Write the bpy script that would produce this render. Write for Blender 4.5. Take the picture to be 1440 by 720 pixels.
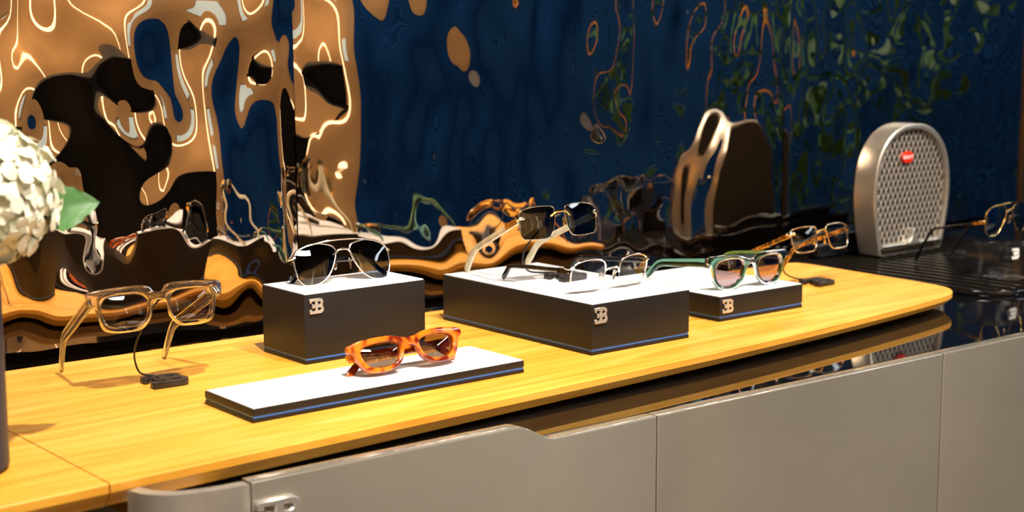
import bpy, bmesh, math, random
from mathutils import Vector, Matrix, noise
random.seed(7)
for o in list(bpy.data.objects): bpy.data.objects.remove(o)
scene = bpy.context.scene
COL = scene.collection
R = math.radians

# ------------------------------------------------------------------ camera
CAM_Z = 1.215
cd = bpy.data.cameras.new('camera'); cam = bpy.data.objects.new('camera', cd); COL.objects.link(cam)
cd.sensor_width = 36.0; cd.lens = 2028.28 * 36 / 1440; cd.clip_start = 0.02
yaw, pitch, roll = R(40.132), R(8.361), R(-0.2168)
fw = Vector((math.sin(yaw)*math.cos(pitch), math.cos(yaw)*math.cos(pitch), -math.sin(pitch)))
rt = Vector((math.cos(yaw), -math.sin(yaw), 0)); up = rt.cross(fw)
r2 = math.cos(roll)*rt + math.sin(roll)*up; u2 = -math.sin(roll)*rt + math.cos(roll)*up
cam.matrix_world = Matrix(((r2.x, u2.x, -fw.x, 0), (r2.y, u2.y, -fw.y, 0), (r2.z, u2.z, -fw.z, CAM_Z), (0, 0, 0, 1)))
cd.dof.use_dof = True; cd.dof.focus_distance = 1.68; cd.dof.aperture_fstop = 5.6
scene.camera = cam

# ------------------------------------------------------------------ view, world and lights
vs = scene.view_settings
vs.view_transform = 'Standard'; vs.look = 'None'; vs.gamma = 1; vs.use_curve_mapping = False
vs.exposure = 0.0
w = bpy.data.worlds.new('world'); scene.world = w; w.use_nodes = True
w.node_tree.nodes['Background'].inputs[0].default_value = (1.0, 0.86, 0.7, 1)
w.node_tree.nodes['Background'].inputs[1].default_value = 0.05

def spot(name, loc, target, energy, size, blend=0.5, radius=0.025, color=(1, 0.9, 0.76)):
    l = bpy.data.lights.new(name, 'SPOT'); l.energy = energy; l.spot_size = R(size); l.spot_blend = blend
    l.shadow_soft_size = radius; l.color = color
    o = bpy.data.objects.new(name, l); COL.objects.link(o); o.location = loc
    o.rotation_euler = (Vector(target) - Vector(loc)).to_track_quat('-Z', 'Y').to_euler()
    return o
def area(name, loc, rot, sx, sy, energy, color=(1, 0.88, 0.72)):
    l = bpy.data.lights.new(name, 'AREA'); l.shape = 'RECTANGLE'; l.size = sx; l.size_y = sy; l.energy = energy; l.color = color
    o = bpy.data.objects.new(name, l); COL.objects.link(o); o.location = loc; o.rotation_euler = [R(a) for a in rot]
    return o
SPOTS = [((0.55, 0.42, 2.62), (0.66, 1.36, 0.85), 230), ((1.15, 0.42, 2.62), (1.25, 1.32, 0.85), 165), ((1.85, 0.42, 2.62), (1.8, 1.3, 0.85), 165), ((2.45, 0.5, 2.62), (2.3, 1.5, 0.9), 150)]  # the last spot is added to brighten the grille
for a, b, e_ in SPOTS: spot('spotlight', a, b, e_, 42, 0.9, 0.02, (1, 0.92, 0.80))
# added fill areas lighting the tan wall behind the photographer and the blue wall
area('wall_fill', (1.6, -2.3, 2.7), (-25, 0, 0), 3.6, 0.25, 52, (1, 0.8, 0.55))
area('wall_fill', (4.7, -0.8, 2.7), (0, 25, 0), 0.3, 3.6, 34, (0.9, 0.94, 1))
area('ceiling_fill', (0.6, -0.5, 2.72), (0, 0, 0), 1.2, 0.6, 55, (1, 0.9, 0.78))  # added overhead fill for the room and the cabinet fronts

# ------------------------------------------------------------------ helpers
def link(me, name, mat=None, parent=None, smooth=None):
    o = bpy.data.objects.new(name, me); COL.objects.link(o)
    if mat is not None:
        me.materials.clear(); me.materials.append(mat)
    if parent is not None: o.parent = parent
    if smooth is not None:
        for p in me.polygons: p.use_smooth = True
        if smooth < 180: me.set_sharp_from_angle(angle=R(smooth))
    return o
def empty(name, loc=(0, 0, 0), rot=(0, 0, 0)):
    o = bpy.data.objects.new(name, None); COL.objects.link(o); o.location = loc; o.rotation_euler = [R(a) for a in rot]
    o.empty_display_size = 0.02
    return o
def tag(o, label, cat, group=None):
    o['label'] = label; o['category'] = cat
    if group: o['group'] = group
    return o
def struct(o): o['kind'] = 'structure'; return o
def mesh_of(bm, name='mesh'):
    bmesh.ops.recalc_face_normals(bm, faces=bm.faces)
    me = bpy.data.meshes.new(name); bm.to_mesh(me); bm.free(); return me
def box_bm(bm, x0, x1, y0, y1, z0, z1):
    v = [bm.verts.new((x, y, z)) for z in (z0, z1) for y in (y0, y1) for x in (x0, x1)]
    for f in ((0, 1, 3, 2), (4, 6, 7, 5), (0, 4, 5, 1), (2, 3, 7, 6), (0, 2, 6, 4), (1, 5, 7, 3)): bm.faces.new([v[i] for i in f])
def bev(bm, w, seg=2):
    if w: bmesh.ops.bevel(bm, geom=bm.edges[:], offset=w, segments=seg, affect='EDGES', profile=0.6)
def box(name, x0, x1, y0, y1, z0, z1, mat, parent=None, bevel=0.0):
    bm = bmesh.new(); box_bm(bm, x0, x1, y0, y1, z0, z1); bev(bm, bevel)
    return link(mesh_of(bm), name, mat, parent, 35 if bevel else None)
def prism_me(pts, z0, z1, bevel=0.0, seg=2):
    bm = bmesh.new(); a = [bm.verts.new((x, y, z0)) for x, y in pts]; b = [bm.verts.new((x, y, z1)) for x, y in pts]
    n = len(pts); bm.faces.new(a[::-1]); bm.faces.new(b)
    for i in range(n): bm.faces.new((a[i], a[(i+1) % n], b[(i+1) % n], b[i]))
    if bevel:
        es = [e for e in bm.edges if abs(e.verts[0].co.z - e.verts[1].co.z) < 1e-7]
        bmesh.ops.bevel(bm, geom=es, offset=bevel, segments=seg, affect='EDGES', profile=0.6)
    return mesh_of(bm)
def catmull(pts, n=8, closed=False):
    P = [Vector(p) for p in pts]; N = len(P); out = []
    rng = range(N) if closed else range(N - 1)
    for i in rng:
        if closed: p0, p1, p2, p3 = P[i-1], P[i], P[(i+1) % N], P[(i+2) % N]
        else: p0, p1, p2, p3 = P[max(i-1, 0)], P[i], P[i+1], P[min(i+2, N-1)]
        for k in range(n):
            t = k / n
            out.append(0.5*((2*p1) + (p2-p0)*t + (2*p0-5*p1+4*p2-p3)*t*t + (3*p1-p0-3*p2+p3)*t**3))
    if not closed: out.append(P[-1])
    return out
def tube_bm(bm, pts, r, sides=8, closed=False):
    pts = [Vector(p) for p in pts]; n = len(pts); rings = []; nrm = None
    for i, p in enumerate(pts):
        if closed: t = pts[(i+1) % n] - pts[i-1]
        else: t = pts[min(i+1, n-1)] - pts[max(i-1, 0)]
        t.normalize()
        if nrm is None: nrm = t.orthogonal().normalized()
        nrm = (nrm - t*nrm.dot(t)).normalized(); b = t.cross(nrm)
        rr = r(i/(n-1)) if callable(r) else r
        rings.append([bm.verts.new(p + rr*(math.cos(2*math.pi*k/sides)*nrm + math.sin(2*math.pi*k/sides)*b)) for k in range(sides)])
    if closed:
        # line the last ring up with the first
        best = min(range(sides), key=lambda s: sum((rings[-1][k].co - rings[0][(k+s) % sides].co).length for k in range(sides)))
    for i in range(n if closed else n-1):
        A = rings[i]; B = rings[(i+1) % n]; s = best if closed and i == n-1 else 0
        for k in range(sides): bm.faces.new((A[k], A[(k+1) % sides], B[(k+1+s) % sides], B[(k+s) % sides]))
    if not closed: bm.faces.new(rings[0][::-1]); bm.faces.new(rings[-1])
def tube(name, pts, r, mat, parent=None, sides=8, closed=False):
    bm = bmesh.new(); tube_bm(bm, pts, r, sides, closed)
    return link(mesh_of(bm), name, mat, parent, 60)
def curve_me(outer, holes, depth, bevel=0.0, res=2):
    cu = bpy.data.curves.new('outline', 'CURVE'); cu.dimensions = '2D'; cu.fill_mode = 'BOTH'; cu.extrude = depth
    cu.bevel_depth = bevel; cu.bevel_resolution = res; cu.offset = -bevel
    for loop in [outer] + list(holes):
        sp = cu.splines.new('POLY'); sp.points.add(len(loop)-1); sp.use_cyclic_u = True
        for p, q in zip(sp.points, loop): p.co = (q[0], q[1], 0, 1)
    return bake(cu)
def bake(cu):
    o = bpy.data.objects.new('bake', cu); COL.objects.link(o)
    me = bpy.data.meshes.new_from_object(o.evaluated_get(bpy.context.evaluated_depsgraph_get()))
    bpy.data.objects.remove(o); bpy.data.curves.remove(cu)
    bm = bmesh.new(); bm.from_mesh(me); bmesh.ops.remove_doubles(bm, verts=bm.verts, dist=1e-6)
    bpy.data.meshes.remove(me)
    return mesh_of(bm)
def arc2(cx, cy, rx, ry, a0, a1, n=8): return [(cx+rx*math.cos(R(a0+(a1-a0)*k/n)), cy+ry*math.sin(R(a0+(a1-a0)*k/n))) for k in range(n+1)]
def remap(me, fn):
    bm = bmesh.new(); bm.from_mesh(me)
    for v in bm.verts: v.co = Vector(fn(*v.co))
    bmesh.ops.recalc_face_normals(bm, faces=bm.faces); bm.to_mesh(me); bm.free(); me.update(); return me

# ------------------------------------------------------------------ materials
def mat(name, base=(0.5, 0.5, 0.5), rough=0.5, metal=0.0, coat=0.0, spec=0.5, ior=1.5, vary=0.0, scale=40, bump=0.0, bscale=400, trans=0.0, emit=None, estr=0.0):
    m = bpy.data.materials.new(name); m.use_nodes = True; nt = m.node_tree; b = nt.nodes['Principled BSDF']
    b.inputs['Base Color'].default_value = (*base, 1); b.inputs['Roughness'].default_value = rough; b.inputs['Metallic'].default_value = metal
    b.inputs['Coat Weight'].default_value = coat; b.inputs['Coat Roughness'].default_value = 0.04; b.inputs['Specular IOR Level'].default_value = spec; b.inputs['IOR'].default_value = ior
    b.inputs['Transmission Weight'].default_value = trans
    if emit: b.inputs['Emission Color'].default_value = (*emit, 1); b.inputs['Emission Strength'].default_value = estr
    tc = nt.nodes.new('ShaderNodeTexCoord')
    if vary or True:
        n = nt.nodes.new('ShaderNodeTexNoise'); n.inputs['Scale'].default_value = scale; n.inputs['Detail'].default_value = 3
        nt.links.new(tc.outputs['Object'], n.inputs['Vector'])
        cr = nt.nodes.new('ShaderNodeValToRGB'); k = max(vary, 0.015)
        cr.color_ramp.elements[0].position = 0.3; cr.color_ramp.elements[1].position = 0.7
        cr.color_ramp.elements[0].color = (*[c*(1-k) for c in base], 1); cr.color_ramp.elements[1].color = (*[min(1, c*(1+k)) for c in base], 1)
        nt.links.new(n.outputs['Fac'], cr.inputs['Fac']); nt.links.new(cr.outputs['Color'], b.inputs['Base Color'])
    if bump:
        n2 = nt.nodes.new('ShaderNodeTexNoise'); n2.inputs['Scale'].default_value = bscale; nt.links.new(tc.outputs['Object'], n2.inputs['Vector'])
        bp = nt.nodes.new('ShaderNodeBump'); bp.inputs['Strength'].default_value = bump; bp.inputs['Distance'].default_value = 0.001
        nt.links.new(n2.outputs['Fac'], bp.inputs['Height']); nt.links.new(bp.outputs['Normal'], b.inputs['Normal'])
    return m
def lens_mat(name, tint, refl=0.06, extra=(1, 1, 1)):
    """thin tinted sheet: transparent tint under a fresnel mirror coating"""
    m = bpy.data.materials.new(name); m.use_nodes = True; nt = m.node_tree; nt.nodes.clear()
    out = nt.nodes.new('ShaderNodeOutputMaterial'); mx = nt.nodes.new('ShaderNodeMixShader')
    tr = nt.nodes.new('ShaderNodeBsdfTransparent'); tr.inputs[0].default_value = (*tint, 1)
    gl = nt.nodes.new('ShaderNodeBsdfGlossy'); gl.inputs['Roughness'].default_value = 0.01; gl.inputs[0].default_value = (*extra, 1)
    lw = nt.nodes.new('ShaderNodeFresnel'); lw.inputs[0].default_value = 1.5
    ad = nt.nodes.new('ShaderNodeMath'); ad.operation = 'ADD'; ad.inputs[1].default_value = refl; ad.use_clamp = True
    nt.links.new(lw.outputs[0], ad.inputs[0]); nt.links.new(ad.outputs[0], mx.inputs[0])
    nt.links.new(tr.outputs[0], mx.inputs[1]); nt.links.new(gl.outputs[0], mx.inputs[2]); nt.links.new(mx.outputs[0], out.inputs[0])
    return m
def clear_mat(name, tint, mix=0.4, tmix=None, rough=0.0):
    """solid clear plastic: refraction with part of the light going straight through"""
    m = bpy.data.materials.new(name); m.use_nodes = True; nt = m.node_tree; b = nt.nodes['Principled BSDF']
    b.inputs['Base Color'].default_value = (*tint, 1); b.inputs['Transmission Weight'].default_value = 1; b.inputs['IOR'].default_value = 1.49; b.inputs['Roughness'].default_value = rough
    tr = nt.nodes.new('ShaderNodeBsdfTransparent'); tr.inputs[0].default_value = (*(tmix or tint), 1)
    mx = nt.nodes.new('ShaderNodeMixShader'); mx.inputs[0].default_value = mix
    nt.links.new(b.outputs[0], mx.inputs[1]); nt.links.new(tr.outputs[0], mx.inputs[2]); nt.links.new(mx.outputs[0], nt.nodes['Material Output'].inputs[0])
    return m
def wood_mat(name, c0, c1, c2, rough=0.35):
    m = bpy.data.materials.new(name); m.use_nodes = True; nt = m.node_tree; b = nt.nodes['Principled BSDF']
    tc = nt.nodes.new('ShaderNodeTexCoord'); mp = nt.nodes.new('ShaderNodeMapping'); mp.inputs['Scale'].default_value = (2.2, 26, 26)
    n = nt.nodes.new('ShaderNodeTexNoise'); n.inputs['Scale'].default_value = 1.6; n.inputs['Detail'].default_value = 6; n.inputs['Distortion'].default_value = 0.9
    nt.links.new(tc.outputs['Object'], mp.inputs[0]); nt.links.new(mp.outputs[0], n.inputs['Vector'])
    cr = nt.nodes.new('ShaderNodeValToRGB'); e = cr.color_ramp.elements
    e[0].position = 0.25; e[0].color = (*c0, 1); e[1].position = 0.75; e[1].color = (*c2, 1)
    x = e.new(0.5); x.color = (*c1, 1)
    nt.links.new(n.outputs['Fac'], cr.inputs['Fac'])
    mp2 = nt.nodes.new('ShaderNodeMapping'); mp2.inputs['Scale'].default_value = (14, 420, 420)
    n2 = nt.nodes.new('ShaderNodeTexNoise'); n2.inputs['Scale'].default_value = 1.0; n2.inputs['Detail'].default_value = 2
    nt.links.new(tc.outputs['Object'], mp2.inputs[0]); nt.links.new(mp2.outputs[0], n2.inputs['Vector'])
    mix = nt.nodes.new('ShaderNodeMix'); mix.data_type = 'RGBA'; mix.blend_type = 'MULTIPLY'; mix.inputs['Factor'].default_value = 0.25
    nt.links.new(cr.outputs[0], mix.inputs['A']); nt.links.new(n2.outputs['Fac'], mix.inputs['B'])
    nt.links.new(mix.outputs['Result'], b.inputs['Base Color'])
    bp = nt.nodes.new('ShaderNodeBump'); bp.inputs['Strength'].default_value = 0.08; bp.inputs['Distance'].default_value = 0.0006
    nt.links.new(n2.outputs['Fac'], bp.inputs['Height']); nt.links.new(bp.outputs['Normal'], b.inputs['Normal'])
    b.inputs['Roughness'].default_value = rough
    return m
def tortoise_mat(name, ca, cb, scale=90, lo=0.42, hi=0.6, trans=0.25, alpha=0.0):
    m = mat(name, ca, 0.08, coat=0.6, trans=trans); nt = m.node_tree
    cr = [n for n in nt.nodes if n.type == 'VALTORGB'][0]; nz = [n for n in nt.nodes if n.type == 'TEX_NOISE'][0]
    nz.inputs['Scale'].default_value = scale; nz.inputs['Detail'].default_value = 1.5; nz.inputs['Distortion'].default_value = 0.6
    cr.color_ramp.elements[0].position = lo; cr.color_ramp.elements[1].position = hi
    cr.color_ramp.elements[0].color = (*ca, 1); cr.color_ramp.elements[1].color = (*cb, 1)
    return m

M_wood = wood_mat('oak', (0.70, 0.28, 0.018), (0.90, 0.435, 0.045), (0.98, 0.56, 0.11), 0.42)
M_cab = mat('grey_lacquer', (0.31, 0.28, 0.228), 0.2, metal=0.35, coat=0.7, vary=0.05, scale=8)
M_steel = mat('brushed_steel', (0.60, 0.56, 0.49), 0.42, metal=0.75, vary=0.06, scale=60)
M_glass = mat('black_glass', (0.004, 0.004, 0.005), 0.03, spec=0.9, ior=1.7)
M_dark = mat('dark_void', (0.012, 0.011, 0.01), 0.7)
M_blk = mat('satin_black_block', (0.014, 0.0115, 0.010), 0.45, spec=0.3, vary=0.1, scale=30)
M_white = mat('white_acrylic', (0.78, 0.80, 0.85), 0.35)
M_blue = mat('blue_groove', (0.03, 0.13, 0.48), 0.35)
M_logo = mat('brushed_emblem', (0.66, 0.60, 0.52), 0.35, metal=0.7)
M_chrome = mat('chrome', (0.86, 0.85, 0.83), 0.08, metal=1.0)
M_silver2 = mat('satin_chrome', (0.85, 0.82, 0.76), 0.3, metal=0.8)
M_gold = mat('gold_metal', (0.85, 0.58, 0.2), 0.14, metal=1.0)
M_rose = mat('pale_gold_metal', (0.88, 0.74, 0.56), 0.12, metal=1.0)
M_silver = mat('silver_metal', (0.84, 0.78, 0.68), 0.13, metal=1.0)
M_black = mat('gloss_black', (0.006, 0.006, 0.008), 0.06, coat=0.5)
M_rib = mat('rib_black', (0.012, 0.010, 0.008), 0.10)
M_stand = mat('stand_black', (0.02, 0.016, 0.014), 0.32)
M_ivory = mat('ivory_horn', (0.82, 0.72, 0.5), 0.15, coat=0.5, vary=0.25, scale=70)
M_clear = clear_mat('clear_acetate', (1.0, 1.0, 1.0), 0.25, (0.93, 0.93, 0.92))
M_green = clear_mat('green_acetate', (0.20, 0.46, 0.34), 0.2, (0.16, 0.42, 0.30))
M_tort = tortoise_mat('orange_tortoise', (0.15, 0.011, 0.002), (0.80, 0.17, 0.008), 60, 0.40, 0.58, 0.0)
M_tort2 = tortoise_mat('dark_tortoise', (0.09, 0.025, 0.006), (0.75, 0.3, 0.03), 110, 0.4, 0.62, 0.1)
M_pad = clear_mat('pad_silicone', (0.95, 0.9, 0.8), 0.3)
L_brown = lens_mat('lens_light_brown', (0.66, 0.56, 0.5), 0.03)
L_dark = lens_mat('lens_dark', (0.03, 0.04, 0.055), 0.05, (0.9, 0.95, 1))
L_grey = lens_mat('lens_grey_gradient', (0.12, 0.13, 0.15), 0.07)
L_amber = lens_mat('lens_amber', (0.30, 0.2, 0.13), 0.10, (1, 0.93, 0.8))
L_rose = lens_mat('lens_rose', (0.42, 0.27, 0.27), 0.08, (1, 0.9, 0.9))
L_clear = lens_mat('lens_clear', (0.96, 0.97, 0.97), 0.0)
L_blue = lens_mat('lens_blue_mirror', (0.08, 0.1, 0.13), 0.28, (0.75, 0.9, 1))
def gradient_lens(name, top, bottom, z_top, z_bot, refl):
    m = lens_mat(name, top, refl, (0.9, 0.95, 1)); nt = m.node_tree; tr = [n for n in nt.nodes if n.type == 'BSDF_TRANSPARENT'][0]
    tc = nt.nodes.new('ShaderNodeTexCoord'); sp = nt.nodes.new('ShaderNodeSeparateXYZ'); mr = nt.nodes.new('ShaderNodeMapRange'); cr = nt.nodes.new('ShaderNodeValToRGB')
    mr.inputs['From Min'].default_value = z_bot; mr.inputs['From Max'].default_value = z_top
    cr.color_ramp.elements[0].color = (*bottom, 1); cr.color_ramp.elements[1].color = (*top, 1)
    nt.links.new(tc.outputs['Object'], sp.inputs[0]); nt.links.new(sp.outputs['Z'], mr.inputs['Value']); nt.links.new(mr.outputs[0], cr.inputs['Fac']); nt.links.new(cr.outputs[0], tr.inputs[0])
    return m
L_grad = gradient_lens('lens_blue_gradient', (0.02, 0.03, 0.05), (0.42, 0.5, 0.6), -0.008, -0.036, 0.03)
M_acry = clear_mat('acrylic_block', (0.95, 0.96, 0.97), 0.5)
M_alu = mat('cast_aluminium', (0.74, 0.69, 0.60), 0.33, metal=0.85, vary=0.05, scale=50, bump=0.15, bscale=900)
M_mesh = mat('grille_wire', (0.60, 0.53, 0.45), 0.35, metal=0.6)
M_red = mat('badge_red', (0.8, 0.03, 0.008), 0.25, coat=0.5)
M_text = mat('badge_white', (0.9, 0.88, 0.84), 0.4)
M_navy = mat('navy_vase', (0.006, 0.016, 0.05), 0.4)
M_petal = mat('cream_petal', (0.90, 0.88, 0.70), 0.6, vary=0.12, scale=45)
M_leaf = mat('leaf_green', (0.06, 0.17, 0.04), 0.5, vary=0.2, scale=60)
M_mirror = mat('polished_bronze_mirror', (0.74, 0.59, 0.45), 0.012, metal=1.0)
M_bronze = mat('bronze_trim', (0.55, 0.3, 0.1), 0.25, metal=0.9)
M_tan = mat('tan_panel', (0.62, 0.36, 0.15), 0.55, vary=0.12, scale=1.5)
M_floor = mat('stone_floor', (0.42, 0.37, 0.31), 0.3, vary=0.2, scale=1.2)
M_ceil = mat('dark_ceiling', (0.05, 0.045, 0.04), 0.8)
M_wallp = mat('wall_paint', (0.2, 0.18, 0.16), 0.8)
def blue_fabric():
    m = bpy.data.materials.new('blue_fabric'); m.use_nodes = True; nt = m.node_tree; b = nt.nodes['Principled BSDF']
    tc = nt.nodes.new('ShaderNodeTexCoord'); wv = nt.nodes.new('ShaderNodeTexWave'); wv.wave_type = 'BANDS'; wv.bands_direction = 'DIAGONAL'
    wv.inputs['Scale'].default_value = 8; wv.inputs['Distortion'].default_value = 0.4
    nt.links.new(tc.outputs['Object'], wv.inputs['Vector'])
    cr = nt.nodes.new('ShaderNodeValToRGB'); e = cr.color_ramp.elements
    e[0].color = (0.004, 0.030, 0.115, 1); e[1].color = (0.013, 0.088, 0.32, 1)
    nt.links.new(wv.outputs['Fac'], cr.inputs['Fac']); nt.links.new(cr.outputs[0], b.inputs['Base Color'])
    b.inputs['Roughness'].default_value = 0.9; b.inputs['Specular IOR Level'].default_value = 0.1
    return m
M_fab = blue_fabric()
M_lamp = mat('lamp_glow', (1, 0.85, 0.6), 0.5, emit=(1, 0.82, 0.55), estr=2.6)
M_win = mat('window_glow', (0.7, 0.85, 0.9), 0.5, emit=(0.62, 0.85, 0.95), estr=0.45)

# ------------------------------------------------------------------ the room
MY = 1.745                                                    # mirror plane
struct(box('floor', -2.2, 5.7, -3.2, 1.76, -0.05, 0, M_floor))
struct(box('ceiling', -2.2, 5.7, -3.2, 1.9, 2.8, 2.9, M_ceil))
wb = struct(box('wall_back', -2.2, 5.7, MY+0.03, MY+0.15, 0, 2.8, M_dark))
struct(box('wall_left', -2.3, -2.2, -3.2, 1.85, 0, 2.8, M_wallp))
wr_ = struct(box('wall_right', 5.5, 5.6, -3.2, 1.85, 0, 2.8, M_fab))
wf = struct(box('wall_front', -2.2, 5.7, -3.3, -3.2, 0, 2.8, M_fab))
box('tan_panel', -1.2, 4.3, -3.2, -3.16, 0.0, 2.8, M_tan, wf)
for x, hw in ((1.5, 0.05), (2.55, 0.012), (3.3, 0.03)): box('light_strip', x-hw, x+hw, -3.16, -3.14, 0.5, 2.4, M_lamp, wf)
struct(box('window_1', 3.5, 3.75, -3.16, -3.13, 1.15, 1.9, M_win))
for k, y in enumerate((-1.39,)): struct(box('trim_%d' % (2+k), 5.485, 5.5, y-0.022, y+0.022, 0, 2.8, M_bronze))

def mirror_panel(x0, x1, z0, z1, seed, a1, a2, bend0=0, bend1=0, step=0.0045):
    nx = max(2, int((x1-x0)/step)); nz = int((z1-z0)/step); vs_ = []; fs = []
    for j in range(nz+1):
        for i in range(nx+1):
            x = x0+(x1-x0)*i/nx; z = z0+(z1-z0)*j/nz
            h = a1*noise.noise(Vector((x/0.17, z/0.2, seed))) + a2*noise.noise(Vector((x/0.062, z/0.075, seed+5)))
            edge = min(1, min(x-x0, x1-x)/0.02); bend = 0.40*max(0, x-(x1-bend1))**2 + 0.40*max(0, (x0+bend0)-x)**2
            h = h*(0.4+0.6*edge) + bend
            vs_.append((x, MY+h, z))
    for j in range(nz):
        for i in range(nx):
            a = j*(nx+1)+i; fs.append((a, a+1, a+nx+2, a+nx+1))
    me = bpy.data.meshes.new('mirror_panel'); me.from_pydata(vs_, [], fs); me.update()
    o = link(me, 'mirror_panel', M_mirror, wb, 180)
    o['label'] = 'rippled mirror-polished metal panel'
    return o
mirror_panel(-0.15, 1.0768, 0.6, 1.9, 1.3, 0.010, 0.0042, 0, 0.10)
mirror_panel(1.0788, 2.137, 0.6, 1.9, 4.7, 0.0075, 0.0027, 0.12, 0)
mirror_panel(2.139, 2.969, 0.6, 1.9, 9.1, 0.006, 0.0017)
struct(box('trim_1', 2.972, 2.986, MY-0.004, MY+0.02, 0.6, 1.9, M_bronze))
# what stands in the room behind the photographer and shows in the mirror
di = empty('display_island', (1.38, -1.0, 0)); tag(di, 'dark free-standing display island in the room, seen only in the mirror', 'display island')
box('plinth', -0.7, 0.7, -0.35, 0.35, 0, 0.08, M_dark, di); box('body', -0.75, 0.75, -0.4, 0.4, 0.08, 1.0, M_blk, di, 0.01); box('top', -0.77, 0.77, -0.42, 0.42, 1.0, 1.03, M_dark, di, 0.004)
pp = empty('potted_plant', (4.75, -0.25, 0)); tag(pp, 'leafy green potted plant by the blue wall, seen only in the mirror', 'plant')
link(prism_me(arc2(0, 0, 0.2, 0.2, 0, 345, 23), 0, 0.45, 0.01), 'pot', M_blk, pp, 40)
bm = bmesh.new()
for i in range(150):
    a = random.uniform(0, 6.28); r_ = 0.42*math.sqrt(random.random()); z = random.uniform(0.5, 1.95); d = Vector((math.cos(a), math.sin(a), random.uniform(-0.2, 0.6))).normalized()
    p = Vector((r_*math.cos(a), r_*math.sin(a), z)); n_ = d.cross(Vector((random.uniform(-1, 1), random.uniform(-1, 1), 1))).normalized()
    bm.faces.new([bm.verts.new(q_) for q_ in (p, p+d*0.11+n_*0.055, p+d*0.26, p+d*0.11-n_*0.055)])
fo = link(mesh_of(bm), 'foliage', M_leaf, pp); fo['kind'] = 'stuff'
tube('stem', [(0, 0, 0.4), (0.02, 0, 1.2), (0, 0.02, 1.8)], 0.02, M_leaf, pp)

# ------------------------------------------------------------------ cabinets, glass top and oak worktop
ZG = 0.82372; ZW = 0.85
def fy(x): return 1.0835 - 0.0414*x
def front_panel(name, x0, x1, prof, z0, parent, m=M_cab):
    """door with outline prof [(x, z)...] along its top edge"""
    pts = [(x0, z0)] + [(x1, z0)] + prof[::-1]
    me = curve_me(pts, [], 0.0078, 0.0012, 2)
    remap(me, lambda x, y, z: (x, fy(x)+0.009+z, y))
    return link(me, name, m, parent, 30)
cabs = []
specs = [('grey lacquered cabinet with an emblem and a raised lip that dips in an S-curve', 0.5995, 1.0755),
         ('plain grey lacquered cabinet door unit below the rounded end of the oak top', 1.0775, 1.5735),
         ('plain grey lacquered cabinet door unit below the black ribbed display base', 1.5755, 3.2)]
for i, (lab, x0, x1) in enumerate(specs):
    c = empty('cabinet', ((x0+x1)/2, 1.3, 0)); tag(c, lab, 'cabinet', 'grey lacquered cabinets under the counter'); cabs.append(c)
    def loc(o, c=c): o.location = -Vector(c.location); return o
    if i == 0:
        s = [(0.8869+0.0515*t, 0.8435 - 0.0195*(3*t*t-2*t**3)) for t in [k/12 for k in range(13)]]
        prof = [(x0, 0.8435)] + s + [(x1, ZG+0.0003)]
    else: prof = [(x0, ZG+0.0003), (x1, ZG+0.0003)]
    loc(front_panel('door', x0, x1, prof, 0.1, c))
    loc(box('carcass', x0, x1, fy(x0)+0.022, 1.66, 0.08, 0.812, M_dark, c))
    loc(box('plinth', x0, x1, fy(x0)+0.06, 1.64, 0.0, 0.079, M_dark, c))
# curved end of the run
ce = empty('cabinet_end', (0.55, 1.2, 0)); tag(ce, 'curved brushed steel cabinet end beside the emblem cabinet', 'cabinet end')
arc = catmull([(0.5975, 1.0588, 0), (0.565, 1.0625, 0), (0.537, 1.072, 0), (0.518, 1.090, 0), (0.5105, 1.1120, 0)], 6)
inner = []
for i, p in enumerate(arc):
    t = (arc[min(i+1, len(arc)-1)] - arc[max(i-1, 0)]).normalized(); inner.append(p + Vector((t.y, -t.x, 0))*0.012)
me = prism_me([(p.x-0.55, p.y-1.2) for p in arc] + [(p.x-0.55, p.y-1.2) for p in inner[::-1]], 0.08, 0.8425, 0.0015)
link(me, 'curved_shell', M_steel, ce, 35)
me = prism_me([(p.x-0.55, p.y-1.2) for p in inner[2:]] + [(-0.0395, 0.45), (0.047, 0.45), (0.047, -0.12)], 0.0, 0.81)
link(me, 'carcass', M_steel, ce)
gt = tag(box('glass_top', 0.6, 2.62, 1.0785, 1.668, 0.8125, ZG, M_glass, None, 0.001), 'glossy black glass cabinet top under the oak board', 'glass top')
bm = bmesh.new()
top_pts = [(0.6, fy(0.6)+0.0185), (3.2, fy(3.2)+0.0185), (3.2, 1.71), (0.6, 1.71)]
gt.data = prism_me(top_pts, 0.8125, ZG, 0.0008); gt.data.materials.append(M_glass)

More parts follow.
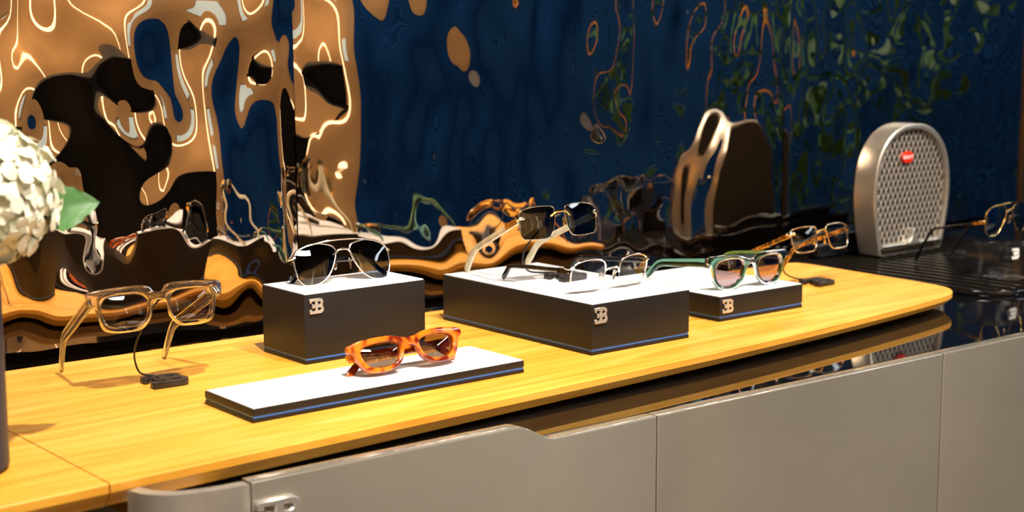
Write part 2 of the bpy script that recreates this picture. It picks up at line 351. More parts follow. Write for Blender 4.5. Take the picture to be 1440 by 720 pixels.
def under(x): return max(-0.0225, min(-0.0180, -0.0225 + (x-0.5)*0.0045/0.9))    # the board is thinner towards its rounded end
def worktop(name, pts, label):
    """board with a soft top edge and an undercut chamfer"""
    prof = [(0.0012, 0.0), (0.0, -0.0012), (0.0, -0.0085), (0.0105, None)]         # (inset, z)
    n = len(pts); P = [Vector((x, y, 0)) for x, y in pts]; nrm = []
    for i in range(n):
        a = (P[i]-P[i-1]).normalized(); b = (P[(i+1) % n]-P[i]).normalized()
        na = Vector((-a.y, a.x, 0)); nb = Vector((-b.y, b.x, 0)); m_ = (na+nb); m_ /= max(0.5, m_.dot(na)); nrm.append(m_)
    for i in range(n):
        if abs(P[i].x-0.497) < 0.001: nrm[i].x = 0                       # the two boards butt together
    bm = bmesh.new(); rings = []
    for ins, z in prof: rings.append([bm.verts.new((P[i]+nrm[i]*ins+Vector((0, 0, ZW+(under(P[i].x) if z is None else z))))) for i in range(n)])
    bm.faces.new(rings[0]); bm.faces.new(rings[-1][::-1])
    for A, B in zip(rings, rings[1:]):
        for i in range(n): bm.faces.new((A[i], A[(i+1) % n], B[(i+1) % n], B[i]))
    o = empty(name, (sum(p[0] for p in pts)/n, 1.35, 0)); b_ = link(mesh_of(bm), 'board', M_wood, o, 25); b_.location = -Vector(o.location)
    return tag(o, label, 'worktop')
corner = [tuple(p)[:2] for p in catmull([(1.7303, 1.1646, 0), (1.80, 1.1735, 0), (1.845, 1.184, 0), (1.8755, 1.206, 0), (1.889, 1.238, 0), (1.896, 1.285, 0)], 5)]
front = [tuple(p)[:2] for p in catmull([(0.4978, 1.117, 0), (0.8, 1.1226, 0), (1.1346, 1.1296, 0), (1.317, 1.1344, 0), (1.55, 1.148, 0), (1.7303, 1.1646, 0)], 4)][:-1]
wt = worktop('oak_worktop', front + corner + [(1.914, 1.50), (1.909, 1.522), (1.893, 1.531), (0.891, 1.587), (0.4978, 1.597)], 'long oak worktop with a rounded end carrying the display blocks')
worktop('oak_worktop', [(-0.25, 1.1025), (0.4965, 1.117), (0.4965, 1.597), (-0.25, 1.63)], 'shorter oak board carrying the navy vase beyond the joint')
rs = box('riser', 0.62, 1.82, 1.24, 1.50, ZG+0.0002, 0.829, M_dark, wt); rs.location = -Vector(wt.location)
for v in rs.data.vertices:
    if v.co.z > 0.826: v.co.z = ZW+under(v.co.x)-0.0002
lc = empty('cabinet', (0.1, 1.36, 0)); tag(lc, 'dark cabinet set back under the shorter oak board', 'cabinet')
box('carcass', -0.34, 0.37, -0.18, 0.26, 0.0, 0.8265, M_steel, lc)

# ------------------------------------------------------------------ emblem
LOGO = [(0, 1), (0, 0.72), (0.13, 0.72), (0.13, 0.83), (0.40, 0.83), (0.40, 0.59), (0.28, 0.59), (0.28, 0.64), (0.19, 0.64), (0.19, 0.36), (0.28, 0.36), (0.28, 0.41), (0.40, 0.41), (0.40, 0.17), (0.13, 0.17), (0.13, 0.28), (0, 0.28), (0, 0)] \
    + arc2(0.76, 0.27, 0.24, 0.27, -90, 45) + arc2(0.73, 0.76, 0.235, 0.24, -35, 90)
HOLES = [[(0.58, 0.60)] + arc2(0.70, 0.70, 0.11, 0.10, -90, 90, 6) + [(0.58, 0.80)], [(0.58, 0.19)] + arc2(0.72, 0.295, 0.12, 0.105, -90, 90, 6) + [(0.58, 0.40)]]
def logo_me(w, h, d, bevel=0.0): return curve_me([(x*w, y*h) for x, y in LOGO], [[(x*w, y*h) for x, y in hh] for hh in HOLES], d, bevel, 1)
def emblem(parent, x, y, z, w, h, d=0.001, m=M_logo, bevel=0.0002, shear=0.0, name='emblem'):
    """upright emblem facing -Y with its lower left corner at x, z"""
    me = remap(logo_me(w, h, d, bevel), lambda a, b, c: (x+a, y+c+shear*a, z+b))
    o = link(me, name, m, parent); o['label'] = 'metal two-letter emblem of a mirrored E joined to a B'
    return o
E0 = cabs[0]; ex = 0.601
e = emblem(E0, ex-E0.location.x, fy(ex)-1.3-0.003, 0.797, 0.043, 0.030, 0.0035, M_silver2, 0.0012, -0.0414)

# ------------------------------------------------------------------ display blocks
def block(label, x0, y0, wx, wy, h, rot, gap=0.0035, base=0.0065, logo=None):
    """lower front left corner at x0, y0; blue groove above a thin base"""
    o = empty('display_block', (x0, y0, ZW+0.0002), (0, 0, rot)); tag(o, label, 'display block', 'black display blocks with white tops')
    box('base_plate', 0, wx, 0, wy, 0, base, M_blk, o, 0.0004)
    box('blue_groove', 0.0007, wx-0.0007, 0.0007, wy-0.0007, base, base+gap, M_blue, o)
    box('body', 0, wx, 0, wy, base+gap, h-0.0012, M_blk, o, 0.0004)
    box('white_top', 0.0012, wx-0.0012, 0.0012, wy-0.0012, h-0.0012, h, M_white, o, 0.0002)
    if logo: emblem(o, logo[0], -0.0012, logo[1], logo[2], logo[3])
    return o
S = 0.365
Z1 = ZW+0.0823; Z3 = ZW+0.0617; ZT = ZW+0.0148; Z4 = ZW+0.0338
block('tall black display block carrying dark aviator sunglasses', 2.372*S, 3.8253*S, 0.1705, 0.0952, 0.0823, -0.6, 0.0025, 0.0045, (0.0062, 0.0585, 0.0185, 0.0175))
block('long low black display tray carrying the folded tortoiseshell sunglasses', 1.8833*S, 3.3094*S, 0.3425, 0.0998, 0.0148, -1.1, 0.0026, 0.0042)
block('large deep black display block carrying two pairs of glasses', 3.1431*S, 3.3312*S, 0.1640, 0.2955, 0.0617, -1.2, 0.0026, 0.0045, (0.0040, 0.0375, 0.0195, 0.0190))
block('low square black display block carrying green framed sunglasses', 3.8844*S, 3.4432*S, 0.1672, 0.21, 0.0338, -1.3, 0.0026, 0.0045, (0.0045, 0.0110, 0.0200, 0.0180))

# ------------------------------------------------------------------ glasses
KW = 1.22
class Glasses:
    def __init__(s, label, loc, rot, W, zh, pt, name='eyeglasses', cat='glasses'):
        s.root = empty(name, loc, rot); tag(s.root, label, cat, 'eyewear on display'); s.W = W; s.zh = zh; s.pt = R(pt)
    def q(s, x, y, z):                                       # flat front (x, z, depth y) to the wrapped, tilted front
        y = y + KW*x*x; z0 = z - s.zh; c, n = math.cos(s.pt), math.sin(s.pt)
        return (x, y*c - z0*n, s.zh + y*n + z0*c)
    def front(s, outer, holes, depth, bevel, m, name='front_frame'):
        me = remap(curve_me(outer, holes, depth, bevel, 2), lambda x, y, z: s.q(x, z, y))
        s.f = link(me, name, m, s.root, 40); return s.f
    def lens(s, outline, m, y=0.0, bulge=0.003, tint=None):
        out = []
        for sg in (-1, 1):
            pts = outline; n = len(pts); cx = sum(p[0] for p in pts)/n; cz = sum(p[1] for p in pts)/n; bm = bmesh.new()
            rings = []
            for k in range(5):
                t = 1 - k/5; ring = []
                for x, z in pts:
                    X = cx+(x-cx)*t; Z = cz+(z-cz)*t
                    ring.append(bm.verts.new(s.q(sg*X, y - bulge*(1-t*t), Z)))
                rings.append(ring)
            c = bm.verts.new(s.q(sg*cx, y-bulge, cz))
            for A, B in zip(rings, rings[1:]):
                for i in range(n): bm.faces.new((A[i], A[(i+1) % n], B[(i+1) % n], B[i]))
            for i in range(n): bm.faces.new((rings[-1][i], rings[-1][(i+1) % n], c))
            out.append(link(mesh_of(bm), 'lens', m, s.root, 180))
        return out
    def rims(s, outline, r, m, name='rim', part=None):
        for sg in (-1, 1):
            pts = outline if part is None else part
            tube(name, [s.q(sg*x, 0, z) for x, z in pts], r, m, s.root, 8, part is None)
    def bar(s, pts, r, m, name, sides=8, smooth=6):
        return tube(name, [s.q(*p) for p in catmull([Vector(p) for p in pts], smooth)], r, m, s.root, sides)
    def pads(s, x=0.0095, z=-0.010, y=0.007, m=None, wire=None):
        for sg in (-1, 1):
            bm = bmesh.new(); bmesh.ops.create_uvsphere(bm, u_segments=12, v_segments=8, radius=1)
            for v in bm.verts: v.co = Vector(s.q(sg*(x+v.co.x*0.0018+v.co.y*0.0012), y+v.co.y*0.0035, z+v.co.z*0.0068))
            p = link(mesh_of(bm), 'nose_pad', m or M_pad, s.root, 180)
            if wire: tube('pad_arm', [s.q(sg*(x+0.004), 0.0, z+0.006), s.q(sg*(x+0.004), 0.004, z+0.006), s.q(sg*(x+0.001), y, z+0.001)], 0.0006, wire, p, 6)
    def temples(s, L, drop, splay, xb, h0, h1, t, m, fold=None, tipw=None, hinge=None, hm=None, y0=None, zoff=0.0, core=None, tipmat=None, wr=None, foldz=0.0, tipround=True):
        W = s.W; zh = s.zh + zoff; y0 = KW*W*W if y0 is None else y0
        for sg in (-1, 1):
            ctr = [(0, 0), (L*xb*0.4, 0.0), (L*xb*0.8, 0.0), (L*xb*0.955, -0.0004), (L*xb+0.18*(L*0.97-L*xb), -drop*0.15), (L*xb+0.55*(L*0.97-L*xb), -drop*0.52), (L*0.97, -drop)]
            path = catmull([Vector((a, b, 0)) for a, b in ctr], 6)
            bm = bmesh.new(); rings = []; n = len(path); ln = path[-1].x
            for i, p in enumerate(path):
                u = i/(n-1); tg = (path[min(i+1, n-1)]-path[max(i-1, 0)]).normalized(); nn = Vector((-tg.y, tg.x, 0))
                h = h0+(h1-h0)*min(1, u/0.6)
                if tipw and u > 0.62: h = h1+(tipw-h1)*(u-0.62)/0.38
                if u > 0.96 and tipround: h *= 0.72
                x = sg*(W - splay*p.x/ln); tt = t*(1-0.25*u)
                ring = []
                for k in range(12):
                    a = 2*math.pi*k/12; cc, ss = math.cos(a), math.sin(a)
                    dx = math.copysign(abs(cc)**0.5, cc)*tt/2; dz = math.copysign(abs(ss)**0.5, ss)*h/2
                    ring.append((x+dx, y0+p.x+nn.x*dz, zh+p.y+nn.y*dz))
                rings.append(ring)
            def put(c):
                if fold is None: return Vector(c)
                ang, off = fold[0 if sg < 0 else 1]; v = Vector(c)-Vector((sg*W, y0, 0))
                v = Matrix.Rotation(R(ang), 3, 'Z') @ v
                return v + Vector((sg*W, y0+off, foldz))
            V = [[bm.verts.new(put(c)) for c in r_] for r_ in rings]
            for A, B in zip(V, V[1:]):
                for k in range(12): bm.faces.new((A[k], A[(k+1) % 12], B[(k+1) % 12], B[k]))
            bm.faces.new(V[0][::-1]); bm.faces.new(V[-1])
            tpl = link(mesh_of(bm), 'temple', m, s.root, 50)
            if tipmat: pass
            if hinge:
                bm = bmesh.new()
                for (a, b, hh, tt) in hinge: 
                    b2 = bmesh.new(); box_bm(b2, -tt/2, tt/2, a, b, -hh/2, hh/2)
                    for v in b2.verts: v.co = put((sg*W+v.co.x, y0+v.co.y, zh+v.co.z))
                    me = bpy.data.meshes.new('t'); b2.to_mesh(me); b2.free(); bm.from_mesh(me); bpy.data.meshes.remove(me)
                link(mesh_of(bm), 'hinge', hm or M_gold, tpl)
            if core:
                bm = bmesh.new(); box_bm(bm, sg*W-t*0.12-sg*0.0, sg*W+t*0.12, y0+0.02, y0+L*xb*0.85, zh-h1*0.14, zh+h1*0.14)
                for v in bm.verts: v.co = put((v.co.x - sg*splay*(v.co.y-y0)/ln, v.co.y, v.co.z))
                link(mesh_of(bm), 'core_wire', core, tpl)
def mirror_half(h):                                          # right half from bridge top to bridge bottom -> closed outline
    return h + [(-x, z) for x, z in h[::-1] if abs(x) > 1e-6]
def smooth2(pts, n=6, closed=True): return [(p.x, p.y) for p in catmull([Vector((x, y, 0)) for x, y in pts], n, closed)]
def full(half, n=5):
    p = smooth2([(-half[1][0], half[1][1])] + half + [(-half[-2][0], half[-2][1])], n, False)
    p = p[n:-n]                                              # drop the helper ends
    p[0] = (0, p[0][1]); p[-1] = (0, p[-1][1])
    return mirror_half(p)
def neg(o): return [(-x, z) for x, z in o]
def rrect(cx, cz, w, h, e=3.2, n=40, top=1.0, bot=1.0):
    out = []
    for k in range(n):
        a = 2*math.pi*k/n; c, s_ = math.cos(a), math.sin(a)
        x = math.copysign(abs(c)**(2/e), c)*w/2; z = math.copysign(abs(s_)**(2/e), s_)*h/2
        x *= (top if z > 0 else 1) if z > 0 else 1+(bot-1)*(-z/(h/2))
        out.append((cx+x, cz+z))
    return out
HINGE5 = [(0.0, 0.004, 0.005, 0.0052), (0.0045, 0.0085, 0.005, 0.0052)]

# clear frame on its stand
g = Glasses('clear transparent thick framed glasses standing on the bare oak beside the tall block', (0.6911, 1.4056, 0.9452), (-28.2, 0.8, -2.1), 0.0735, 0.0071, 16.8)
lo = rrect(0.0375, -0.0065, 0.051, 0.0335, 3.6, 40, 1.0, 0.90)
half = [(0, 0.0095), (0.006, 0.0105), (0.0105, 0.0165), (0.02, 0.0185), (0.045, 0.0185), (0.066, 0.0170), (0.0755, 0.0145), (0.0765, 0.006), (0.0745, 0.000), (0.0680, -0.002), (0.0665, -0.012), (0.0615, -0.0245), (0.052, -0.0290), (0.036, -0.0300), (0.022, -0.0280), (0.0115, -0.0165), (0.0085, -0.004), (0.0055, 0.0005), (0, 0.0015)]
g.front(full(half), [lo, neg(lo)], 0.0028, 0.0016, M_clear); g.lens(lo, L_brown)
g.temples(0.1551, 0.0275, 0.0117, 0.72, 0.0135, 0.0105, 0.0052, M_clear, tipw=0.0095, core=None, hinge=[(-0.001, 0.003, 0.006, 0.003)], hm=M_chrome)

# dark aviators, folded
AV = smooth2([(0.0095, 0.003), (0.0125, 0.0095), (0.022, 0.0132), (0.034, 0.0145), (0.050, 0.0115), (0.0605, 0.005), (0.0640, -0.006), (0.0625, -0.022), (0.056, -0.0325), (0.047, -0.0345), (0.036, -0.0335), (0.025, -0.027), (0.0160, -0.015), (0.0110, -0.004)], 4)
def aviator(label, loc, rot, pt, lens, m, zh, W, sc=1.0, dz=0.0):
    g = Glasses(label, loc, rot, W, zh, pt, 'sunglasses', 'sunglasses'); o = [(x*sc, z*sc+dz) for x, z in AV]
    g.rims(o, 0.0010, m); g.lens(o, lens, 0.0, 0.003)
    g.bar([(-0.034*sc, -0.0005, 0.0145*sc+dz), (-0.015*sc, -0.003, 0.0165*sc+dz), (0.015*sc, -0.003, 0.0165*sc+dz), (0.034*sc, -0.0005, 0.0145*sc+dz)], 0.0011, m, 'brow_bar')
    g.bar([(-0.0105*sc, 0, 0.001*sc+dz), (-0.005*sc, -0.002, 0.0045*sc+dz), (0.005*sc, -0.002, 0.0045*sc+dz), (0.0105*sc, 0, 0.001*sc+dz)], 0.0012, m, 'bridge')
    g.pads(0.0105*sc, -0.012*sc+dz, 0.006, M_pad, m)
    for sg in (-1, 1):
        g.bar([(sg*(W-0.005), 0, zh+0.001), (sg*W, 0.001, zh), (sg*(W+0.001), 0.006, zh)], 0.0018, m, 'end_piece', 8, 3)
    return g
g = aviator('silver aviator sunglasses with dark lenses folded on the tall block', (0.9545, 1.4487, Z1+0.0338), (-22.1, -0.1, -5.5), 4, L_grad, M_silver, -0.0002, 0.0663)
g.temples(0.138, 0.026, 0.0, 0.76, 0.005, 0.0055, 0.003, M_black, fold=[(-85, 0.006), (86, 0.012)], hinge=HINGE5, hm=M_gold, tipw=0.007, foldz=-0.003)

# orange tortoise, folded
g = Glasses('orange tortoiseshell sunglasses folded on the long low tray', (0.9022, 1.2448, ZT+0.0285), (-25.0, -0.7, -2.0), 0.0705, 0.0021, 4, 'sunglasses', 'sunglasses')
lo = smooth2([(0.0125, 0.001), (0.020, 0.0055), (0.036, 0.0070), (0.053, 0.0052), (0.0600, 0.0005), (0.0590, -0.008), (0.053, -0.0165), (0.042, -0.0195), (0.028, -0.0190), (0.018, -0.0145), (0.0135, -0.007)], 4)
half = [(0, 0.0080), (0.006, 0.0085), (0.012, 0.0100), (0.022, 0.0125), (0.038, 0.0132), (0.056, 0.0125), (0.068, 0.0105), (0.0735, 0.0080), (0.0735, 0.0015), (0.0680, -0.0015), (0.0655, -0.008), (0.058, -0.0205), (0.045, -0.0248), (0.028, -0.0242), (0.0155, -0.0185), (0.0095, -0.008), (0.0065, -0.002), (0, -0.0005)]
g.front(full(half), [lo, neg(lo)], 0.0024, 0.0018, M_tort); g.lens(lo, L_amber)
g.temples(0.144, 0.0175, 0.0, 0.80, 0.011, 0.0075, 0.0042, M_tort, fold=[(-86, 0.006), (87, 0.011)], hinge=[(-0.002, 0.003, 0.006, 0.0046), (0.004, 0.008, 0.006, 0.0046)], hm=M_gold, tipw=0.009, foldz=-0.004)

# rimless with ivory temples on a stand
g = Glasses('rimless dark lens glasses with ivory temples propped on a stand', (1.2333, 1.3668, 0.9960), (-24.5, 0, -2.7), 0.0640, 0.0008, 15.6)
lo = smooth2([(0.0080, 0.006), (0.0105, 0.0125), (0.022, 0.0150), (0.045, 0.0145), (0.060, 0.0105), (0.0635, 0.003), (0.0632, -0.012), (0.0600, -0.0235), (0.052, -0.0258), (0.034, -0.0265), (0.0195, -0.0252), (0.0130, -0.017), (0.0088, -0.004)], 4)
g.lens(lo, L_dark, 0.0, 0.002); g.rims(lo, 0.00045, M_rose, 'lens_edge')
g.bar([(-0.0155, -0.001, 0.001), (-0.007, -0.003, 0.006), (0.007, -0.003, 0.006), (0.0155, -0.001, 0.001)], 0.0014, M_gold, 'bridge')
g.pads(0.0105, -0.008, 0.006, M_gold, M_gold)
for sg in (-1, 1): g.bar([(sg*0.0565, -0.001, 0.002), (sg*0.0635, 0.0, 0.0015), (sg*0.0645, 0.005, 0.0008)], 0.0026, M_rose, 'end_piece', 8, 3)
g.temples(0.1562, 0.0195, 0.0124, 0.75, 0.0080, 0.0085, 0.0048, M_ivory, hinge=[(0.0, 0.012, 0.0082, 0.0052), (0.014, 0.026, 0.0082, 0.0053)], hm=M_gold, tipw=0.0105, y0=0.006)

# half rim clear glasses with black temples
g = Glasses('half rim clear glasses with black temples lying open beside the stand', (1.233, 1.2687, Z3+0.0256), (-3.9, 0.1, -1.3), 0.0655, 0.0053, 15.8)
lo = smooth2([(0.0115, 0.004), (0.0145, 0.0120), (0.024, 0.0160), (0.040, 0.0168), (0.055, 0.0135), (0.0625, 0.007), (0.0635, -0.004), (0.0605, -0.018), (0.053, -0.0240), (0.038, -0.0252), (0.024, -0.0240), (0.0165, -0.015), (0.0125, -0.004)], 4)
g.lens(lo, L_clear, 0.0, 0.003); g.rims(lo, 0.0003, M_pad, 'lens_edge')
g.rims(lo, 0.0011, M_chrome, 'half_rim', part=lo[-4:] + lo[:28])
g.bar([(-0.0120, 0, 0.001), (-0.005, -0.002, 0.0045), (0.005, -0.002, 0.0045), (0.0120, 0, 0.001)], 0.0012, M_chrome, 'bridge')
g.pads(0.0105, -0.009, 0.006, M_pad, M_chrome)
for sg in (-1, 1): g.bar([(sg*0.0605, 0, 0.008), (sg*0.0660, 0.001, 0.006), (sg*0.0665, 0.008, 0.0053)], 0.0021, M_chrome, 'end_piece', 8, 3)
g.temples(0.1474, 0.0175, 0.0085, 0.8475, 0.0055, 0.0060, 0.0042, M_black, hinge=[(0.004, 0.012, 0.0062, 0.0046), (0.014, 0.022, 0.0062, 0.0046)], hm=M_gold, tipw=0.007)

# green frame
g = Glasses('green transparent framed sunglasses with rose brown lenses on the low square block', (1.5037, 1.2776, Z4+0.0332), (-6.8, -0.3, -7.0), 0.0685, 0.0072, 10.2, 'sunglasses', 'sunglasses')
lo = smooth2([(0.0125, 0.001), (0.0165, 0.0065), (0.026, 0.0092), (0.040, 0.0095), (0.053, 0.0075), (0.0592, 0.001), (0.0600, -0.009), (0.0570, -0.0190), (0.0495, -0.0262), (0.038, -0.0287), (0.0265, -0.0262), (0.0175, -0.0185), (0.0132, -0.008)], 4)
half = [(0, 0.0078), (0.006, 0.0080), (0.013, 0.0105), (0.025, 0.0142), (0.040, 0.0152), (0.055, 0.0150), (0.068, 0.0135), (0.0715, 0.0105), (0.0715, 0.0040), (0.0670, 0.0005), (0.0645, -0.008), (0.0612, -0.0205), (0.0525, -0.0300), (0.038, -0.0328), (0.0240, -0.0300), (0.0138, -0.0210), (0.0092, -0.008), (0.0060, -0.001), (0, 0.0012)]
g.front(full(half), [lo, neg(lo)], 0.0022, 0.0016, M_green); g.lens(lo, L_rose)
g.temples(0.1484, 0.0190, 0.0055, 0.75, 0.0120, 0.0095, 0.0048, M_green, tipw=0.0090, hinge=[(0.0045, 0.0070, 0.0115, 0.0046)], hm=M_rose, core=M_silver)

# gold rectangular glasses with tortoise temples on a stand
g = Glasses('gold rectangular glasses with tortoiseshell temples propped up behind the green pair', (1.7632, 1.3593, 0.9275), (-21.8, -0.2, -4.1), 0.0635, 0.0045, 8.4)
lo = smooth2([(0.0105, 0.004), (0.0120, 0.0105), (0.019, 0.0130), (0.036, 0.0140), (0.054, 0.0125), (0.0615, 0.0085), (0.0620, 0.000), (0.0600, -0.013), (0.0565, -0.0215), (0.049, -0.0240), (0.034, -0.0245), (0.022, -0.0235), (0.0165, -0.0190), (0.0130, -0.008)], 4)
g.lens(lo, L_clear, 0.0, 0.002); g.rims(lo, 0.0009, M_rose)
g.bar([(-0.0110, 0, 0.002), (-0.005, -0.003, 0.0060), (0.005, -0.003, 0.0060), (0.0110, 0, 0.002)], 0.0013, M_gold, 'bridge')
g.pads(0.0105, -0.009, 0.006, M_gold, M_gold)
for sg in (-1, 1): g.bar([(sg*0.0560, -0.0015, 0.005), (sg*0.0630, 0.000, 0.005), (sg*0.0640, 0.006, 0.0045)], 0.0027, M_rose, 'end_piece', 8, 3)
g.temples(0.1436, 0.0265, 0.0175, 0.70, 0.0062, 0.0062, 0.0042, M_tort2, hinge=[(0.003, 0.011, 0.0066, 0.0046), (0.013, 0.018, 0.0066, 0.0046)], hm=M_gold, tipw=0.0075)

# blue aviators on the acrylic block
ZP = ZG + 0.012
g = aviator('gold aviator sunglasses with blue mirrored lenses resting on the clear acrylic block', (2.1815, 1.2976, 0.9285), (-11.4, -0.1, 1.3), 12.5, L_blue, M_gold, -0.0060, 0.0700, 1.03, 0.004)
g.temples(0.1536, 0.0525, 0.0142, 0.66, 0.0045, 0.0042, 0.003, M_black, hinge=HINGE5+[(0.010, 0.018, 0.0048, 0.004)], hm=M_gold, tipw=0.006)

# ------------------------------------------------------------------ emblem-shaped stands with a bent wire
def stand(label, x, y, z, w, h, rot, wire):
    o = empty('glasses_stand', (x, y, z+0.0002), (0, 0, rot)); tag(o, label, 'display stand', 'emblem-shaped glasses stands')
    me = remap(logo_me(w, h, 0.0032, 0.0003), lambda a, b, c: (a, b, c+0.0035)); f_ = link(me, 'foot', M_stand, o)
    inv = o.matrix_basis.inverted() if False else (Matrix.Translation(Vector(o.location)) @ Matrix.Rotation(R(rot), 4, 'Z')).inverted()
    tube('wire', [inv @ p for p in catmull([Vector(p) for p in wire], 8)], 0.0012, M_stand, o, 8)
    return o
def px(x, y, Y):                                            # photo pixel to the vertical plane at depth Y
    d = (x-720)/2028.28*r2 - (y-360)/2028.28*u2 + fw; t = Y/d.y
    return Vector((d.x*t, Y, CAM_Z+d.z*t))
stand('black emblem-shaped stand holding up the clear glasses on the oak', 0.678, 1.3985, ZW, 0.0430, 0.0400, -4,
      [(0.705, 1.432, ZW+0.006), (0.694, 1.434, ZW+0.0075), px(197, 524, 1.436), px(189.5, 506, 1.437), px(190, 488, 1.434), px(197, 468, 1.426), px(210, 440, 1.418), px(224, 421, 1.413)])
stand('black emblem-shaped stand on the large deep block', 1.2275, 1.352, Z3, 0.0460, 0.0400, 0,
      [(1.255, 1.388, Z3+0.006), (1.240, 1.392, Z3+0.0075), px(746, 382, 1.394), px(736.5, 372, 1.394), px(735.5, 360, 1.392), px(741, 345, 1.388), px(757, 326, 1.382), px(775, 308, 1.376), px(788, 301, 1.372)])
stand('black emblem-shaped stand on the oak holding up the gold rectangular glasses', 1.737, 1.3405, ZW, 0.0430, 0.0400, 0,
      [(1.760, 1.374, ZW+0.006), (1.746, 1.378, ZW+0.0070), px(1118, 391, 1.383), px(1106, 386, 1.386), px(1101, 377, 1.387), px(1104, 364, 1.385), px(1125, 343, 1.378), px(1154, 327, 1.366)])

# ------------------------------------------------------------------ black ribbed base with grille sculpture, acrylic block
def rr_plan(x0, x1, y0, y1, r, n=8):
    out = []
    for cx, cy, a in ((x1-r, y0+r, -90), (x1-r, y1-r, 0), (x0+r, y1-r, 90), (x0+r, y0+r, 180)): out += arc2(cx, cy, r, r, a, a+90, n)
    return out
PX0, PX1, PY0, PY1, PR = 1.965, 2.52, 1.185, 1.665, 0.085
db = empty('display_platform', ((PX0+PX1)/2, (PY0+PY1)/2, ZG+0.0002)); tag(db, 'glossy black rounded display base with a ribbed top beside the oak end', 'display base')
cxp, cyp = db.location.x, db.location.y
link(prism_me([(x-cxp, y-cyp) for x, y in rr_plan(PX0, PX1, PY0, PY1, PR)], 0, 0.0075, 0.0025), 'plate', M_black, db, 40)
bm = bmesh.new(); x = PX0+0.012
def yspan(x):
    if x < PX0+PR: k = PR-math.sqrt(max(0, PR**2-(PX0+PR-x)**2))
    elif x > PX1-PR: k = PR-math.sqrt(max(0, PR**2-(x-PX1+PR)**2))
    else: k = 0
    return PY0+k+0.006, PY1-k-0.006
while x < PX1-0.012:
    a, b = yspan(x)
    if b-a > 0.02:
        sec = [(-0.0060, 0.0072), (-0.0048, 0.0112), (0, 0.0119), (0.0048, 0.0112), (0.0060, 0.0072)]
        A = [bm.verts.new((x-cxp+u_, a-cyp, z_)) for u_, z_ in sec]; B = [bm.verts.new((x-cxp+u_, b-cyp, z_)) for u_, z_ in sec]
        bm.faces.new(A); bm.faces.new(B[::-1])
        for k in range(4): bm.faces.new((A[k], A[k+1], B[k+1], B[k]))
    x += 0.0290
rb = link(mesh_of(bm), 'ribs', M_rib, db, 25); rb['kind'] = 'stuff'
for k, (x0, x1, y0, y1, h) in enumerate([(2.045, 2.46, 1.585, 1.655, 0.036), (2.10, 2.42, 1.585, 1.65, 0.052)]):
    z0 = 0.0119 if k == 0 else 0.036
    link(prism_me([(x-cxp, y-cyp) for x, y in rr_plan(x0, x1, y0, y1, 0.012, 4)], z0, h, 0.004, 3), 'rear_tier', M_black, db, 40)
# horseshoe grille
GX, GY = 2.233, 1.52
gs = empty('horseshoe_grille', (GX, GY, ZP+0.0004)); tag(gs, 'silver horseshoe shaped radiator grille sculpture with a red oval badge', 'sculpture')
gh = [(0, 0.2350), (0.030, 0.2325), (0.062, 0.2210), (0.090, 0.1980), (0.1080, 0.1660), (0.1155, 0.1250), (0.1140, 0.085), (0.1065, 0.045), (0.0980, 0.012), (0.0935, 0.002), (0.086, 0.0)]
gout = [(p[0], p[1]) for p in smooth2(gh, 5, False)]
gout = gout + [(-x, z) for x, z in gout[::-1] if x > 1e-6]
def inset(pts, d):
    n = len(pts); out = []
    for i in range(n):
        a = Vector(pts[i])-Vector(pts[i-1]); b = Vector(pts[(i+1) % n])-Vector(pts[i])
        if a.length < 1e-9: a = b
        t = (a.normalized()+b.normalized()).normalized(); out.append((pts[i][0]+t.y*d, pts[i][1]-t.x*d))
    return out
gin = inset(gout, 0.0105)
gin = [(x, max(z, 0.020)) for x, z in gin]
link(remap(curve_me(gout, [gin], 0.020, 0.003, 2), lambda x, y, z: (x, 0.023+z, y)), 'horseshoe_frame', M_alu, gs, 40)
link(remap(curve_me(gin, [], 0.002), lambda x, y, z: (x, 0.017+z, y)), 'backing_plate', M_dark, gs)
link(remap(curve_me(inset(gout, 0.006), [], 0.003), lambda x, y, z: (x, 0.0478+z, y)), 'rear_cover', M_dark, gs)
bm = bmesh.new()
def clip(p, d):
    ts = []; n = len(gin)
    for i in range(n):
        a = Vector(gin[i]); b = Vector(gin[(i+1) % n]); e = b-a; den = d.x*e.y-d.y*e.x
        if abs(den) < 1e-12: continue
        q_ = a-p; t = (q_.x*e.y-q_.y*e.x)/den; u_ = (q_.x*d.y-q_.y*d.x)/den
        if 0 <= u_ < 1: ts.append(t)
    return (min(ts), max(ts)) if len(ts) >= 2 else None
SP = 0.0120
for ang, dep in ((58, 0.0), (122, 0.0012)):
    d = Vector((math.cos(R(ang)), math.sin(R(ang)))); nn = Vector((-d.y, d.x)); c0 = Vector((0, 0.118))
    for k in range(-24, 25):
        p = c0+nn*(k*SP); s_ = clip(p, d)
        if not s_ or s_[1]-s_[0] < 0.004: continue
        a = p+d*s_[0]; b = p+d*s_[1]; wv = nn*0.00115
        v = []
        for y in (0.0075+dep, 0.0092+dep):
            for q_ in (a-wv, b-wv, b+wv, a+wv): v.append(bm.verts.new((q_.x, y, q_.y)))
        for f_ in ((0, 1, 2, 3), (7, 6, 5, 4), (0, 4, 5, 1), (1, 5, 6, 2), (2, 6, 7, 3), (3, 7, 4, 0)): bm.faces.new([v[i] for i in f_])
gm = link(mesh_of(bm), 'grille_mesh', M_mesh, gs); gm['kind'] = 'stuff'
